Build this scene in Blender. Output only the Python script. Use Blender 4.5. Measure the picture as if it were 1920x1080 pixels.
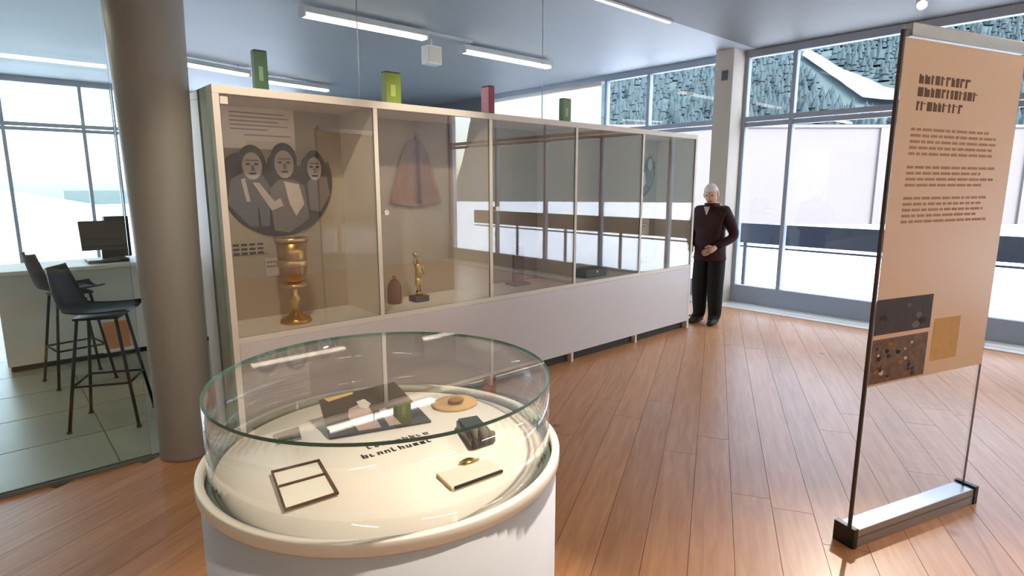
import bpy, bmesh, math, random
from mathutils import Vector, Matrix, noise as mnoise
random.seed(7)
for o in list(bpy.data.objects): bpy.data.objects.remove(o, do_unlink=True)
S = bpy.context.scene
COL = S.collection
PI = math.pi

# ------------------------------------------------------------------ camera, sky, exposure
# World axes follow the building: +X along the display case, +Y towards the back of the room.
cam_d = bpy.data.cameras.new('camera'); cam = bpy.data.objects.new('camera', cam_d); COL.objects.link(cam)
cam.location = (-5.83, -3.48, 1.6)
cam.rotation_euler = (PI/2 - math.radians(9.9515), 0, math.radians(47.969 - 90))
cam_d.sensor_fit = 'HORIZONTAL'; cam_d.sensor_width = 36; cam_d.lens = 1100/1920*36
cam_d.clip_start = .05; cam_d.clip_end = 2000
S.camera = cam
world = bpy.data.worlds.new('world'); S.world = world; world.use_nodes = True
wn = world.node_tree; wn.nodes.clear()
wo = wn.nodes.new('ShaderNodeOutputWorld'); bg = wn.nodes.new('ShaderNodeBackground')
sky = wn.nodes.new('ShaderNodeTexSky'); sky.sky_type = 'NISHITA'; sky.sun_disc = False
sky.sun_elevation = math.radians(40); sky.sun_rotation = math.radians(200); sky.air_density = 1.0; sky.dust_density = 3.0
hs = wn.nodes.new('ShaderNodeHueSaturation'); hs.inputs['Saturation'].default_value = .55
wn.links.new(sky.outputs[0], hs.inputs['Color']); wn.links.new(hs.outputs[0], bg.inputs['Color'])
bg.inputs['Strength'].default_value = 1.12
wn.links.new(bg.outputs[0], wo.inputs['Surface'])
vs = S.view_settings
vs.view_transform = 'Standard'; vs.look = 'None'; vs.gamma = 1.0; vs.use_curve_mapping = False
vs.exposure = 0.78
try:
    S.cycles.transparent_max_bounces = 32
    S.cycles.max_bounces = 10; S.cycles.diffuse_bounces = 5; S.cycles.glossy_bounces = 6
    S.cycles.sample_clamp_indirect = 6.0
except Exception: pass

# ------------------------------------------------------------------ materials
M = {}
def lin(c):
    return tuple(((v/255)/12.92 if v/255 <= .04045 else ((v/255+.055)/1.055)**2.4) for v in c) + (1,)
def mat(name, rgb, rough=.6, metal=0, vary=.08, scale=8, bump=0, stretch=(1,1,1), coat=0, rnd=0, spec=.5):
    m = bpy.data.materials.new(name); m.use_nodes = True; nt = m.node_tree; N = nt.nodes; L = nt.links
    b = N['Principled BSDF']; c = lin(rgb)
    b.inputs['Roughness'].default_value = rough; b.inputs['Metallic'].default_value = metal
    b.inputs['Specular IOR Level'].default_value = spec
    if coat: b.inputs['Coat Weight'].default_value = coat; b.inputs['Coat Roughness'].default_value = .28
    tc = N.new('ShaderNodeTexCoord'); mp = N.new('ShaderNodeMapping'); mp.inputs['Scale'].default_value = stretch
    nz = N.new('ShaderNodeTexNoise'); nz.inputs['Scale'].default_value = scale; nz.inputs['Detail'].default_value = 4
    L.new(tc.outputs['Object'], mp.inputs['Vector']); L.new(mp.outputs[0], nz.inputs['Vector'])
    mx = N.new('ShaderNodeMix'); mx.data_type = 'RGBA'
    mx.inputs[6].default_value = tuple(v*(1-vary) for v in c[:3])+(1,); mx.inputs[7].default_value = tuple(min(1,v*(1+vary)) for v in c[:3])+(1,)
    L.new(nz.outputs['Fac'], mx.inputs[0]); out = mx.outputs[2]
    if rnd:
        oi = N.new('ShaderNodeObjectInfo'); h = N.new('ShaderNodeHueSaturation')
        mr = N.new('ShaderNodeMapRange'); mr.inputs['To Min'].default_value = 1-rnd; mr.inputs['To Max'].default_value = 1+rnd
        L.new(oi.outputs['Random'], mr.inputs['Value']); L.new(mr.outputs[0], h.inputs['Value']); L.new(out, h.inputs['Color']); out = h.outputs[0]
    L.new(out, b.inputs['Base Color'])
    if bump:
        bp = N.new('ShaderNodeBump'); bp.inputs['Strength'].default_value = bump; bp.inputs['Distance'].default_value = .01
        L.new(nz.outputs['Fac'], bp.inputs['Height']); L.new(bp.outputs[0], b.inputs['Normal'])
    M[name] = m; return m
def emit(name, rgb, st):
    m = bpy.data.materials.new(name); m.use_nodes = True; N = m.node_tree.nodes; b = N['Principled BSDF']
    b.inputs['Base Color'].default_value = (.9,.9,.9,1); b.inputs['Emission Color'].default_value = lin(rgb); b.inputs['Emission Strength'].default_value = st
    M[name] = m; return m
def glass(name, tint, ior=1.5, gain=1.0):
    # thin clear sheet: tinted straight-through light plus a Fresnel mirror reflection on each face
    m = bpy.data.materials.new(name); m.use_nodes = True; nt = m.node_tree; N = nt.nodes; L = nt.links; N.clear()
    o = N.new('ShaderNodeOutputMaterial'); t = N.new('ShaderNodeBsdfTransparent'); t.inputs[0].default_value = tuple(tint)+(1,)
    g = N.new('ShaderNodeBsdfGlossy'); g.inputs['Roughness'].default_value = 0.0; g.inputs['Color'].default_value = (1,1,1,1)
    ge = N.new('ShaderNodeNewGeometry'); mr = N.new('ShaderNodeMapRange')
    mr.inputs['To Min'].default_value = ior; mr.inputs['To Max'].default_value = 1/ior
    L.new(ge.outputs['Backfacing'], mr.inputs['Value'])
    f = N.new('ShaderNodeFresnel'); L.new(mr.outputs[0], f.inputs['IOR'])
    k = N.new('ShaderNodeMath'); k.operation = 'MULTIPLY'; k.use_clamp = True; k.inputs[1].default_value = gain; L.new(f.outputs[0], k.inputs[0])
    mx = N.new('ShaderNodeMixShader'); L.new(k.outputs[0], mx.inputs[0]); L.new(t.outputs[0], mx.inputs[1]); L.new(g.outputs[0], mx.inputs[2])
    L.new(mx.outputs[0], o.inputs['Surface']); M[name] = m; return m
def translucent(name, rgb):
    m = bpy.data.materials.new(name); m.use_nodes = True; nt = m.node_tree; N = nt.nodes; L = nt.links; N.clear()
    o = N.new('ShaderNodeOutputMaterial'); d = N.new('ShaderNodeBsdfDiffuse'); t = N.new('ShaderNodeBsdfTranslucent')
    nz = N.new('ShaderNodeTexNoise'); nz.inputs['Scale'].default_value = 30
    r = N.new('ShaderNodeMix'); r.data_type = 'RGBA'; c = lin(rgb); r.inputs[6].default_value = c; r.inputs[7].default_value = tuple(v*.95 for v in c[:3])+(1,)
    L.new(nz.outputs['Fac'], r.inputs[0]); L.new(r.outputs[2], d.inputs[0]); L.new(r.outputs[2], t.inputs[0])
    mx = N.new('ShaderNodeMixShader'); mx.inputs[0].default_value = .65
    L.new(d.outputs[0], mx.inputs[1]); L.new(t.outputs[0], mx.inputs[2]); L.new(mx.outputs[0], o.inputs['Surface']); M[name] = m

def wood(name, dark, light, rough):
    m = mat(name, light, rough, vary=0, coat=.2)
    nt = m.node_tree; N = nt.nodes; L = nt.links; b = N['Principled BSDF']
    tc = N.new('ShaderNodeTexCoord'); mp = N.new('ShaderNodeMapping'); mp.inputs['Scale'].default_value = (1.2, 14, 14)
    oi = N.new('ShaderNodeObjectInfo'); ad = N.new('ShaderNodeVectorMath'); ad.operation = 'ADD'
    sc = N.new('ShaderNodeMath'); sc.operation = 'MULTIPLY'; sc.inputs[1].default_value = 37
    L.new(oi.outputs['Random'], sc.inputs[0]); L.new(tc.outputs['Object'], ad.inputs[0]); L.new(sc.outputs[0], ad.inputs[1]); L.new(ad.outputs[0], mp.inputs['Vector'])
    nz = N.new('ShaderNodeTexNoise'); nz.inputs['Scale'].default_value = 2.2; nz.inputs['Detail'].default_value = 6; nz.inputs['Distortion'].default_value = .6
    L.new(mp.outputs[0], nz.inputs['Vector'])
    rp = N.new('ShaderNodeValToRGB'); rp.color_ramp.elements[0].position = .3; rp.color_ramp.elements[1].position = .72
    rp.color_ramp.elements[0].color = lin(dark); rp.color_ramp.elements[1].color = lin(light); L.new(nz.outputs['Fac'], rp.inputs[0])
    kn = N.new('ShaderNodeTexVoronoi'); kn.inputs['Scale'].default_value = 1.7; L.new(ad.outputs[0], kn.inputs['Vector'])
    kr = N.new('ShaderNodeValToRGB'); kr.color_ramp.elements[0].position = .012; kr.color_ramp.elements[0].color = (.45,.4,.36,1); kr.color_ramp.elements[1].position = .07; kr.color_ramp.elements[1].color = (1,1,1,1)
    L.new(kn.outputs['Distance'], kr.inputs[0])
    mu = N.new('ShaderNodeMix'); mu.data_type = 'RGBA'; mu.blend_type = 'MULTIPLY'; mu.inputs[0].default_value = 1; L.new(rp.outputs[0], mu.inputs[6]); L.new(kr.outputs[0], mu.inputs[7])
    h = N.new('ShaderNodeHueSaturation'); mr = N.new('ShaderNodeMapRange'); mr.inputs['To Min'].default_value = .9; mr.inputs['To Max'].default_value = 1.06
    L.new(oi.outputs['Random'], mr.inputs['Value']); L.new(mr.outputs[0], h.inputs['Value']); L.new(mu.outputs[2], h.inputs['Color']); L.new(h.outputs[0], b.inputs['Base Color'])
    bp = N.new('ShaderNodeBump'); bp.inputs['Strength'].default_value = .06; bp.inputs['Distance'].default_value = .004; L.new(nz.outputs['Fac'], bp.inputs['Height']); L.new(bp.outputs[0], b.inputs['Normal'])
    return m

wood('floor_wood', (202,136,86), (222,162,110), .38)
mat('subfloor', (96,66,44), .8)
mat('stone_tile', (152,152,130), .35, vary=.15, scale=3, rnd=.08)
mat('grout', (120,122,110), .8)
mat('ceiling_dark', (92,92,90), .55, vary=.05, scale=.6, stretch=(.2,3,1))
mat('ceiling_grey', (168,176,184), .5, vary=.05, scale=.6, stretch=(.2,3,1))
mat('wall_white', (222,218,210), .8, vary=.03)
mat('wall_dark', (92,97,104), .7, vary=.05)
mat('window_metal', (158,170,188), .45, .0, vary=.04)
mat('post_paint', (196,188,176), .6, vary=.04)
mat('column_paint', (150,148,142), .42, vary=.03, scale=2, stretch=(1,1,.2))
mat('case_white', (226,218,204), .42, vary=.02)
mat('case_front', (214,208,206), .4, vary=.02)
mat('case_back', (166,154,134), .75, vary=.05, scale=3)
mat('plinth_dark', (58,50,44), .7)
mat('plinth_white', (192,193,198), .45, vary=.02)
mat('disc_white', (240,228,212), .55, vary=.02)
mat('gap_grey', (92,90,88), .5)
mat('glass_edge', (84,116,104), .15, vary=.1, scale=20)
mat('steel', (176,178,180), .3, 1, vary=.05)
mat('aluminium', (170,170,172), .38, .9, vary=.05, stretch=(20,1,1))
mat('knob', (224,214,200), .3, .2)
mat('white_paint', (238,236,230), .5, vary=.02)
mat('black_plastic', (18,18,20), .4)
mat('dark_shell', (42,46,54), .45, vary=.1)
mat('black_metal', (26,28,28), .45, .5)
mat('gold', (190,148,80), .28, 1, vary=.12, scale=14)
mat('gold_pale', (214,186,130), .3, .9, vary=.1)
mat('marble_black', (30,26,20), .3, vary=.3)
mat('salmon', (188,146,120), .85, vary=.12, scale=10, bump=.2)
mat('stick_brown', (104,66,46), .6)
mat('paper_white', (236,228,222), .8, vary=.03)
mat('paper_cream', (222,214,196), .8, vary=.04)
mat('print_grey', (160,152,148), .8)
mat('print_dark', (46,42,40), .8, vary=.3, scale=30)
mat('print_mid', (112,104,100), .8, vary=.22, scale=26)
mat('print_light', (186,174,166), .8, vary=.12, scale=24)
mat('print_pale', (204,192,182), .8, vary=.1, scale=24)
mat('print_blue', (96,98,106), .8, vary=.2, scale=24)
mat('ink_brown', (72,50,30), .8)
mat('ink_black', (34,26,18), .8)
mat('album_dark', (66,56,50), .6, vary=.3, scale=20)
mat('album_pale', (176,150,140), .6, vary=.2, scale=20)
mat('ochre', (206,164,100), .7, vary=.18, scale=25)
mat('ochre_dark', (160,104,48), .7, vary=.2, scale=25)
mat('grey_metal', (128,126,118), .4, .6)
mat('frame_brown', (74,46,24), .5, vary=.2, scale=30)
mat('leather_black', (38,34,24), .4, vary=.3, scale=40, bump=.2)
mat('leather_red', (58,22,10), .4)
mat('film_beige', (226,194,162), .35, vary=.05, scale=2)
mat('film_edge', (70,54,44), .5)
mat('film_ink', (104,70,44), .7)
mat('film_ink_light', (176,136,104), .7)
mat('photo_rock', (112,88,70), .6, vary=.85, scale=34)
mat('photo_rock_dark', (62,52,54), .6, vary=.6, scale=22)
mat('sign_green', (66,96,70), .5, vary=.1); mat('sign_green_pale', (120,146,120), .5)
mat('sign_lime', (132,154,56), .5, vary=.1); mat('sign_lime_pale', (176,194,100), .5)
mat('sign_red', (150,58,76), .5, vary=.1); mat('sign_pink', (244,176,196), .5)
mat('sign_sage', (112,140,98), .5, vary=.1); mat('sign_sage_pale', (160,178,140), .5)
mat('olive_box', (52,58,44), .5, vary=.2)
mat('jacket', (48,16,22), .85, vary=.3, scale=20, bump=.3)
mat('trousers', (14,14,17), .9, vary=.2)
mat('shoe', (44,36,32), .5)
mat('skin', (206,164,140), .55, vary=.05)
mat('hair_white', (214,208,200), .8, vary=.15, scale=60, stretch=(1,1,.2), bump=.4)
mat('eye_dark', (30,24,22), .3)
mat('shirt_pale', (200,180,170), .8)
mat('counter_white', (232,230,228), .5, vary=.02)
mat('niche_orange', (230,150,96), .7, vary=.08)
mat('screen_dark', (48,49,52), .35, vary=.15)
mat('snow_ground', (212,216,222), .85, vary=.03, scale=.4)
mat('far_wall', (80,76,78), .85, vary=.07, scale=.35, stretch=(1,1,3))
mat('rail_dark', (70,78,92), .6, vary=.1)
mat('hill_soil', (44,62,62), .95, vary=.3, scale=.05)  # blue-green cast of distance haze put into the soil colour
mat('conifer', (33,50,56), .9, vary=.65, scale=.05)  # distance haze painted into the tree colour as blue-green
mat('scree', (140,150,166), .9, vary=.05, scale=.1)
mat('track_grey', (188,190,188), .5)
emit('tube_light', (255,246,228), 2.2)
emit('tube_light_fill', (255,238,214), 24)
emit('slot_light', (226,232,240), 1.4)
emit('spot_glow', (255,240,224), 14)
glass('glass_clear', (.975,.985,.98))
glass('glass_case', (.97,.975,.965), gain=1.5)
glass('glass_window', (.93,.965,.985))  # bluish tint also stands in for haze over the hills
glass('glass_green', (.90,.945,.925))
translucent('blind', (250,250,248))

# ------------------------------------------------------------------ geometry helpers
def link(o, parent=None):
    COL.objects.link(o)
    if parent is not None: o.parent = parent
    return o
def tag(o, label=None, cat=None, group=None, kind=None):
    if label: o['label'] = label
    if cat: o['category'] = cat
    if group: o['group'] = group
    if kind: o['kind'] = kind
    return o
def thing(name, label, cat, loc=(0,0,0), rz=0, group=None, kind=None):
    e = bpy.data.objects.new(name, None); e.empty_display_size = .1; link(e)
    e.location = loc; e.rotation_euler = (0,0,rz); return tag(e, label, cat, group, kind)
def newbm(): return bmesh.new()
def obj(name, bm, m, parent=None, smooth=False, loc=None, rot=None):
    bmesh.ops.recalc_face_normals(bm, faces=bm.faces)
    me = bpy.data.meshes.new(name); bm.to_mesh(me); bm.free()
    for k in (m if isinstance(m, (list,tuple)) else [m]): me.materials.append(M[k])
    if smooth:
        for p in me.polygons: p.use_smooth = True
    o = bpy.data.objects.new(name, me); link(o, parent)
    if loc: o.location = loc
    if rot: o.rotation_euler = rot
    return o
def bx(bm, lo, hi, bev=0, mi=0, edge=None):
    """box; edge=(axis, material index) gives every face NOT facing that axis another material"""
    t = bmesh.new(); bmesh.ops.create_cube(t, size=1)
    for v in t.verts: v.co = Vector([lo[i] + (v.co[i]+.5)*(hi[i]-lo[i]) for i in range(3)])
    if bev: bmesh.ops.bevel(t, geom=list(t.edges), offset=bev, segments=2, affect='EDGES', profile=.7)
    bmesh.ops.recalc_face_normals(t, faces=t.faces)
    for f in t.faces:
        f.material_index = mi
        if edge and abs(f.normal[edge[0]]) < .9: f.material_index = edge[1]
    merge(bm, t); return bm
def merge(bm, t, mtx=None):
    if mtx is not None: bmesh.ops.transform(t, matrix=mtx, verts=t.verts)
    vm = {}
    for v in t.verts: vm[v] = bm.verts.new(v.co)
    for f in t.faces:
        try:
            n = bm.faces.new([vm[v] for v in f.verts]); n.material_index = f.material_index; n.smooth = f.smooth
        except ValueError: pass
    t.free()
def box(name, lo, hi, m, parent=None, bev=0, edge=None):
    return obj(name, bx(newbm(), lo, hi, bev, 0, edge), m, parent)
def lathe(bm, prof, seg=32, c=(0,0,0), closed=False, mi=0):
    rings = []
    for r, z in prof:
        if r < 1e-5: rings.append([bm.verts.new((c[0],c[1],c[2]+z))])
        else: rings.append([bm.verts.new((c[0]+r*math.cos(2*PI*k/seg), c[1]+r*math.sin(2*PI*k/seg), c[2]+z)) for k in range(seg)])
    pairs = list(zip(rings, rings[1:])) + ([(rings[-1], rings[0])] if closed else [])
    for a, b in pairs:
        for k in range(seg):
            k2 = (k+1) % seg
            if len(a) == 1 and len(b) == 1: continue
            if len(a) == 1: f = bm.faces.new((a[0], b[k2], b[k]))
            elif len(b) == 1: f = bm.faces.new((a[k], a[k2], b[0]))
            else: f = bm.faces.new((a[k], a[k2], b[k2], b[k]))
            f.material_index = mi; f.smooth = True
    return bm
def tube(bm, pts, r, seg=8, mi=0):
    pts = [Vector(p) for p in pts]; n = len(pts); rr = r if isinstance(r,(list,tuple)) else [r]*n
    rings = []
    for i, p in enumerate(pts):
        d = (pts[min(i+1,n-1)] - pts[max(i-1,0)]).normalized()
        a = d.cross(Vector((0,0,1)));
        if a.length < 1e-3: a = d.cross(Vector((1,0,0)))
        a.normalize(); b = d.cross(a)
        rings.append([bm.verts.new(p + rr[i]*(math.cos(2*PI*k/seg)*a + math.sin(2*PI*k/seg)*b)) for k in range(seg)])
    for A, B in zip(rings, rings[1:]):
        for k in range(seg):
            f = bm.faces.new((A[k], A[(k+1)%seg], B[(k+1)%seg], B[k])); f.smooth = True; f.material_index = mi
    for R in (rings[0], rings[-1]):
        f = bm.faces.new(R); f.material_index = mi
    return bm
def prism(bm, poly, z0, z1, mi=0):
    """poly: 2D outline, extruded between z0 and z1"""
    a = [bm.verts.new((p[0],p[1],z0)) for p in poly]; b = [bm.verts.new((p[0],p[1],z1)) for p in poly]; n = len(poly)
    fs = [bm.faces.new(a), bm.faces.new(b)]
    for k in range(n): fs.append(bm.faces.new((a[k], a[(k+1)%n], b[(k+1)%n], b[k])))
    for f in fs: f.material_index = mi
    return bm
def ell(bm, c, r, mi=0, seg=16, rings=10):
    t = bmesh.new(); bmesh.ops.create_uvsphere(t, u_segments=seg, v_segments=rings, radius=1)
    for v in t.verts: v.co = Vector((c[0]+v.co.x*r[0], c[1]+v.co.y*r[1], c[2]+v.co.z*r[2]))
    for f in t.faces: f.smooth = True; f.material_index = mi
    merge(bm, t)
def struct(o, label): return tag(o, label, None, None, 'structure')

# ------------------------------------------------------------------ room shell
X0, X1, Y0, Y1, CH = -9.0, 1.8, -7.0, 9.0, 3.31
YT = .385                                                     # glass partition / change of flooring
fl = struct(box('floor', (X0-.3, Y0-.3, -.2), (X1+.15, Y1+.3, -.02), 'subfloor'), 'wooden plank floor of the exhibition room')
ang = math.radians(29); pd = Vector((math.cos(ang), math.sin(ang))); pn = Vector((-pd.y, pd.x))
def clip(poly, lo, hi):
    for ax, val, sg in ((0,lo[0],1),(0,hi[0],-1),(1,lo[1],1),(1,hi[1],-1)):
        out = []
        for i, p in enumerate(poly):
            q = poly[(i+1)%len(poly)]; dp = sg*(p[ax]-val); dq = sg*(q[ax]-val)
            if dp >= 0: out.append(p)
            if (dp >= 0) != (dq >= 0):
                t = dp/(dp-dq); out.append((p[0]+t*(q[0]-p[0]), p[1]+t*(q[1]-p[1])))
        poly = out
        if len(poly) < 3: return []
    return poly
PW, PL = .19, 3.1
rows = range(-70, 75)
for r in rows:
    off = random.random()*PL
    for k in range(-6, 6):
        a0 = k*PL + off; a1 = a0 + PL - .003; b0 = r*PW; b1 = b0 + PW - .0022
        quad = [tuple(pd*a + pn*b) for a, b in ((a0,b0),(a1,b0),(a1,b1),(a0,b1))]
        for lo, hi in (((-8.9,-6.9),(1.40,YT-.01)), ((-.1,YT-.01),(1.40,2.2))):
            q = clip(quad, lo, hi)
            if len(q) < 3: continue
            cx, cy = sum(p[0] for p in q)/len(q), sum(p[1] for p in q)/len(q)
            ar = abs(sum(q[i][0]*q[(i+1)%len(q)][1]-q[(i+1)%len(q)][0]*q[i][1] for i in range(len(q))))/2
            if ar < .01: continue
            lp = [((p[0]-cx)*pd.x+(p[1]-cy)*pd.y, (p[0]-cx)*pn.x+(p[1]-cy)*pn.y) for p in q]
            obj('plank', prism(newbm(), lp, -.019, random.uniform(-.0006,0)), 'floor_wood', fl, loc=(cx,cy,0), rot=(0,0,ang))
# pale stone tiles beyond the glass partition
ft = struct(box('floor_stone', (X0, YT+.01, -.02), (-.1, Y1, -.008), 'grout'), 'grey green stone tile floor behind the glass partition')
tile = None
for i in range(10):
    for j in range(14):
        x = -8.9 + i*.88; y = YT + .05 + j*.61
        if x < -7.3 or x > -.95: continue
        if tile is None: tile = obj('tile', bx(newbm(), (0,0,-.008), (.872,.602,0), .002), 'stone_tile', ft); t = tile
        else: t = tile.copy(); link(t, ft)
        t.location = (x, y, 0)
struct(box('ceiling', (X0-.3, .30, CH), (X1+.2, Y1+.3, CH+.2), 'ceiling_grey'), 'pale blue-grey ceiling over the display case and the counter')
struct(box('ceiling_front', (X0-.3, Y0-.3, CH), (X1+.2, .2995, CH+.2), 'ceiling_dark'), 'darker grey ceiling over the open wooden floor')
struct(box('wall_left', (X0-.3, Y0-.3, -.2), (X0, Y1+.3, CH), 'wall_white'), 'plain white side wall of the room')
struct(box('wall_rear', (X0, Y0-.3, -.2), (X1+.2, Y0, CH), 'wall_white'), 'plain white end wall of the room')
struct(box('wall_grey', (X1-.02, 5.5, -.02), (X1+.2, Y1+.2, CH), 'wall_dark'), 'dark grey solid wall beyond the blind')
struct(box('wall_back', (-.6, Y1, -.02), (X1-.02, Y1+.2, CH), 'wall_dark'), 'dark grey back wall beside the glazing')

def window(name, label, axis, plane, a0, a1, mull, z_bot, z_tr, depth=.09, tr=True):
    """storefront glazing; axis 0: wall runs along Y at X=plane, axis 1: runs along X at Y=plane"""
    e = thing(name, label, None, kind='structure')
    def P(a, d, z): return (plane+d, a, z) if axis == 0 else (a, plane+d, z)
    def bar(nm, s0, s1, z0, z1, d0, d1): 
        p, q = P(s0,d0,z0), P(s1,d1,z1)
        return box(nm, tuple(map(min,p,q)), tuple(map(max,p,q)), 'window_metal', e, .004)
    bar('bottom_rail', a0, a1, -.02, z_bot, 0, depth); bar('top_rail', a0, a1, CH-.09, CH, 0, depth)
    if tr: bar('transom', a0, a1, z_tr-.06, z_tr, 0, depth); bar('transom_ledge', a0, a1, z_tr-.13, z_tr-.075, .015, depth-.01)
    ms = [a0] + list(mull) + [a1]
    for m in ms:
        w = .05
        lo = max(a0, m-w/2); hi = min(a1, m+w/2)
        if m == a0: lo, hi = a0, a0+w
        if m == a1: lo, hi = a1-w, a1
        bar('mullion', lo, hi, z_bot, CH-.09, .004, depth-.004)
    for s, t in zip(ms, ms[1:]):
        for z0, z1 in ((z_bot, z_tr-.13), (z_tr, CH-.09)) if tr else ((z_bot, CH-.09),):
            p, q = P(s+.02, depth*.45, z0), P(t-.02, depth*.45+.012, z1)
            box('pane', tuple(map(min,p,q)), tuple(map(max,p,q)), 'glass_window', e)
    return e
window('window_1', 'tall grey framed glazing beside the printed glass panel', 0, X1, Y0, .45, [-5.45,-4.1,-2.8,-1.5,-.19], .25, 2.48)
window('window_2', 'grey framed glazing behind the long display case', 0, X1, .70, 5.5, [1.95,2.76,4.1], .25, 2.48)
window('window_3', 'glazed back wall behind the white bar counter', 1, Y1, X0, -.6, [-7.8,-6.6,-5.4,-4.35,-3.9,-2.7,-1.6], .08, 2.6)
bl = thing('roller_blind', 'white roller blind pulled down over the glazing behind the case', 'blind')
box('fabric', (X1-.05, 2.80, .45), (X1-.046, 5.44, 3.16), 'blind', bl)
obj('roller', tube(newbm(), [(X1-.05,2.78,3.19),(X1-.05,5.46,3.19)], .035, 14), 'white_paint', bl)
box('hem_bar', (X1-.056, 2.80, .43), (X1-.04, 5.44, .452), 'white_paint', bl)
po = struct(box('trim_1', (1.5,.45,-.02), (1.83,.70,CH), 'post_paint', None, .006), 'pale square structural post between the two window bays')
box('cable_box', (1.488,.52,2.93), (1.5,.60,3.05), 'wall_dark', po, .003)
# floor convector along the window
cv = thing('floor_convector', 'white slotted convector grille set in the floor along the windows', 'radiator', (1.6,-2.0,0))
for nm, a, b in (('inner_rail',-.195,-.075),('outer_rail',.095,.198),('centre_rail',-.055,.075)):
    box(nm, (a,-4.9,-.019), (b,4.0,.012), 'white_paint', cv, .003)
g = newbm()
for k in range(120): bx(g, (-.15,-4.9+k*.074,-.015), (.14,-4.865+k*.074,.006))
tag(obj('grille_bars', g, 'white_paint', cv), kind='stuff')
# round column and glass partition
c = newbm(); lathe(c, [(0,0),(.152,0),(.152,.02),(.158,1.0),(.182,2.2),(.205,3.31),(0,3.31)], 48)
struct(obj('trim_2', c, 'column_paint', loc=(-5.05,.33,0)), 'thick round grey column at the end of the display case')
gp = thing('window_4', 'clear green tinted glass partition running left of the round column', None, kind='structure')
for a, b in ((-8.9,-7.65),(-7.64,-6.4),(-6.39,-5.235)):
    box('pane', (a,YT-.006,.02), (b,YT+.006,CH), ['glass_green','glass_edge'], gp, 0, (1,1))
box('floor_track', (-8.95,YT-.02,-.019), (-5.23,YT+.02,.02), 'grout', gp, .003)
# slot light and ceiling tracks
sl = thing('ceiling_slot_light', 'thin white light slot in the ceiling above the display case', 'light', (-1.6,.30,CH))
box('housing', (-1.6,-.03,-.02), (1.45,.03,0), 'track_grey', sl, .003); box('diffuser', (-1.55,-.018,-.026), (1.42,.018,-.0201), 'slot_light', sl)

# ------------------------------------------------------------------ ceiling lights
def tube_lamp(label, x, y, ln, grp=None, rz=0, m='tube_light'):
    t = thing('linear_lamp', label, 'lamp', (x,y,CH-.10), rz, grp)
    box('housing', (-ln/2,-.06,.012), (ln/2,.06,.07), 'track_grey', t, .006)
    box('diffuser', (-ln/2+.02,-.048,-.022), (ln/2-.02,.048,.0118), m, t, .008)
    for s in (-1,1):
        box('end_cap', (s*(ln/2)-.012,-.062,-.026), (s*(ln/2)+.012,.062,.072), 'track_grey', t, .003)
        obj('hanger', tube(newbm(), [(s*ln*.38,0,.068),(s*ln*.38,0,.1)], .006), 'steel', t)
    return t
tube_lamp('lit linear ceiling lamp above the first bay of the display case', -2.62, 2.30, 1.4)
tube_lamp('lit linear ceiling lamp hung behind the small white ceiling speaker', -.48, 2.52, 1.5)
tube_lamp('lit linear ceiling lamp beside the column, far behind the case', -3.25, 5.75, 1.3, None, .30)
tube_lamp('lit linear ceiling lamp over the bar counter end behind the case', -1.75, 6.4, 1.3, None, .18)
for x, y in ((-2.4,-5.2),(.3,-4.8),(-5.0,-5.8),(-7.8,-4.8)):  # unseen fill lamps, added to brighten the room
    tube_lamp('unseen linear ceiling lamp added to brighten the open wooden floor', x, y, 1.5, 'added fill lamps over the open floor', 0, 'tube_light_fill')
for x, y in ((-7.0,2.4),(-7.0,5.4)):  # more unseen lamps, added to lighten the tiled side
    tube_lamp('unseen linear ceiling lamp added to brighten the stone floor behind the glass partition', x, y, 1.5, 'added fill lamps over the stone floor', 0, 'tube_light_fill')
tr = thing('lamp_track', 'long pale lamp track on the ceiling between two linear lamps', 'track', (-1.55,2.38,CH))
box('rail', (-.34,-.03,-.03), (.34,.03,0), 'track_grey', tr, .004)
for s in (-.25,.25): box('clip', (s-.02,-.04,-.04), (s+.02,.04,-.03), 'track_grey', tr, .002)
sp = thing('ceiling_speaker', 'small white box speaker hanging under the lamp track', 'speaker', (-1.62,2.62,CH))
obj('stem', tube(newbm(), [(0,0,0),(0,0,-.09)], .012), 'white_paint', sp)
box('body', (-.10,-.07,-.30), (.10,.07,-.09), 'white_paint', sp, .015); box('grille', (-.085,-.076,-.28), (.085,-.0701,-.11), 'paper_cream', sp, .002)
def spot(label, loc, target, power, angle, col=(1,.86,.7)):
    t = thing('spotlight', label, 'spotlight', loc)
    d = (Vector(target) - Vector(loc)).normalized(); q = d.to_track_quat('-Z','Y')
    obj('mount', lathe(newbm(), [(0,0),(.05,0),(.05,-.025),(.014,-.03),(.014,-.09),(0,-.09)], 20), 'white_paint', t)
    h = newbm(); lathe(h, [(0,.08),(.03,.08),(.042,.06),(.045,-.06),(.040,-.06),(.038,-.045),(0,-.045)], 20)
    ho = obj('housing', h, 'white_paint', t, loc=(0,0,-.12)); ho.rotation_mode = 'QUATERNION'; ho.rotation_quaternion = q
    g = newbm(); lathe(g, [(0,-.044),(.037,-.044),(.037,-.05),(0,-.052)], 20)
    go = obj('lens', g, 'spot_glow', ho)
    ld = bpy.data.lights.new('spot_beam','SPOT'); ld.energy = power; ld.color = col; ld.spot_size = math.radians(angle); ld.spot_blend = .7; ld.shadow_soft_size = .04
    lo = bpy.data.objects.new('spot_beam', ld); link(lo, ho); lo.location = (0,0,-.07)
    return t
spot('white ceiling spotlight aimed at the round glass display case', (-4.3,-2.7,CH), (-5.0,-2.25,.9), 190, 44, (1,.89,.77))
spot('white ceiling spotlight glowing above the printed glass panel', (.60,-1.78,CH), (-2.6,-2.9,1.4), 330, 34)
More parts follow.
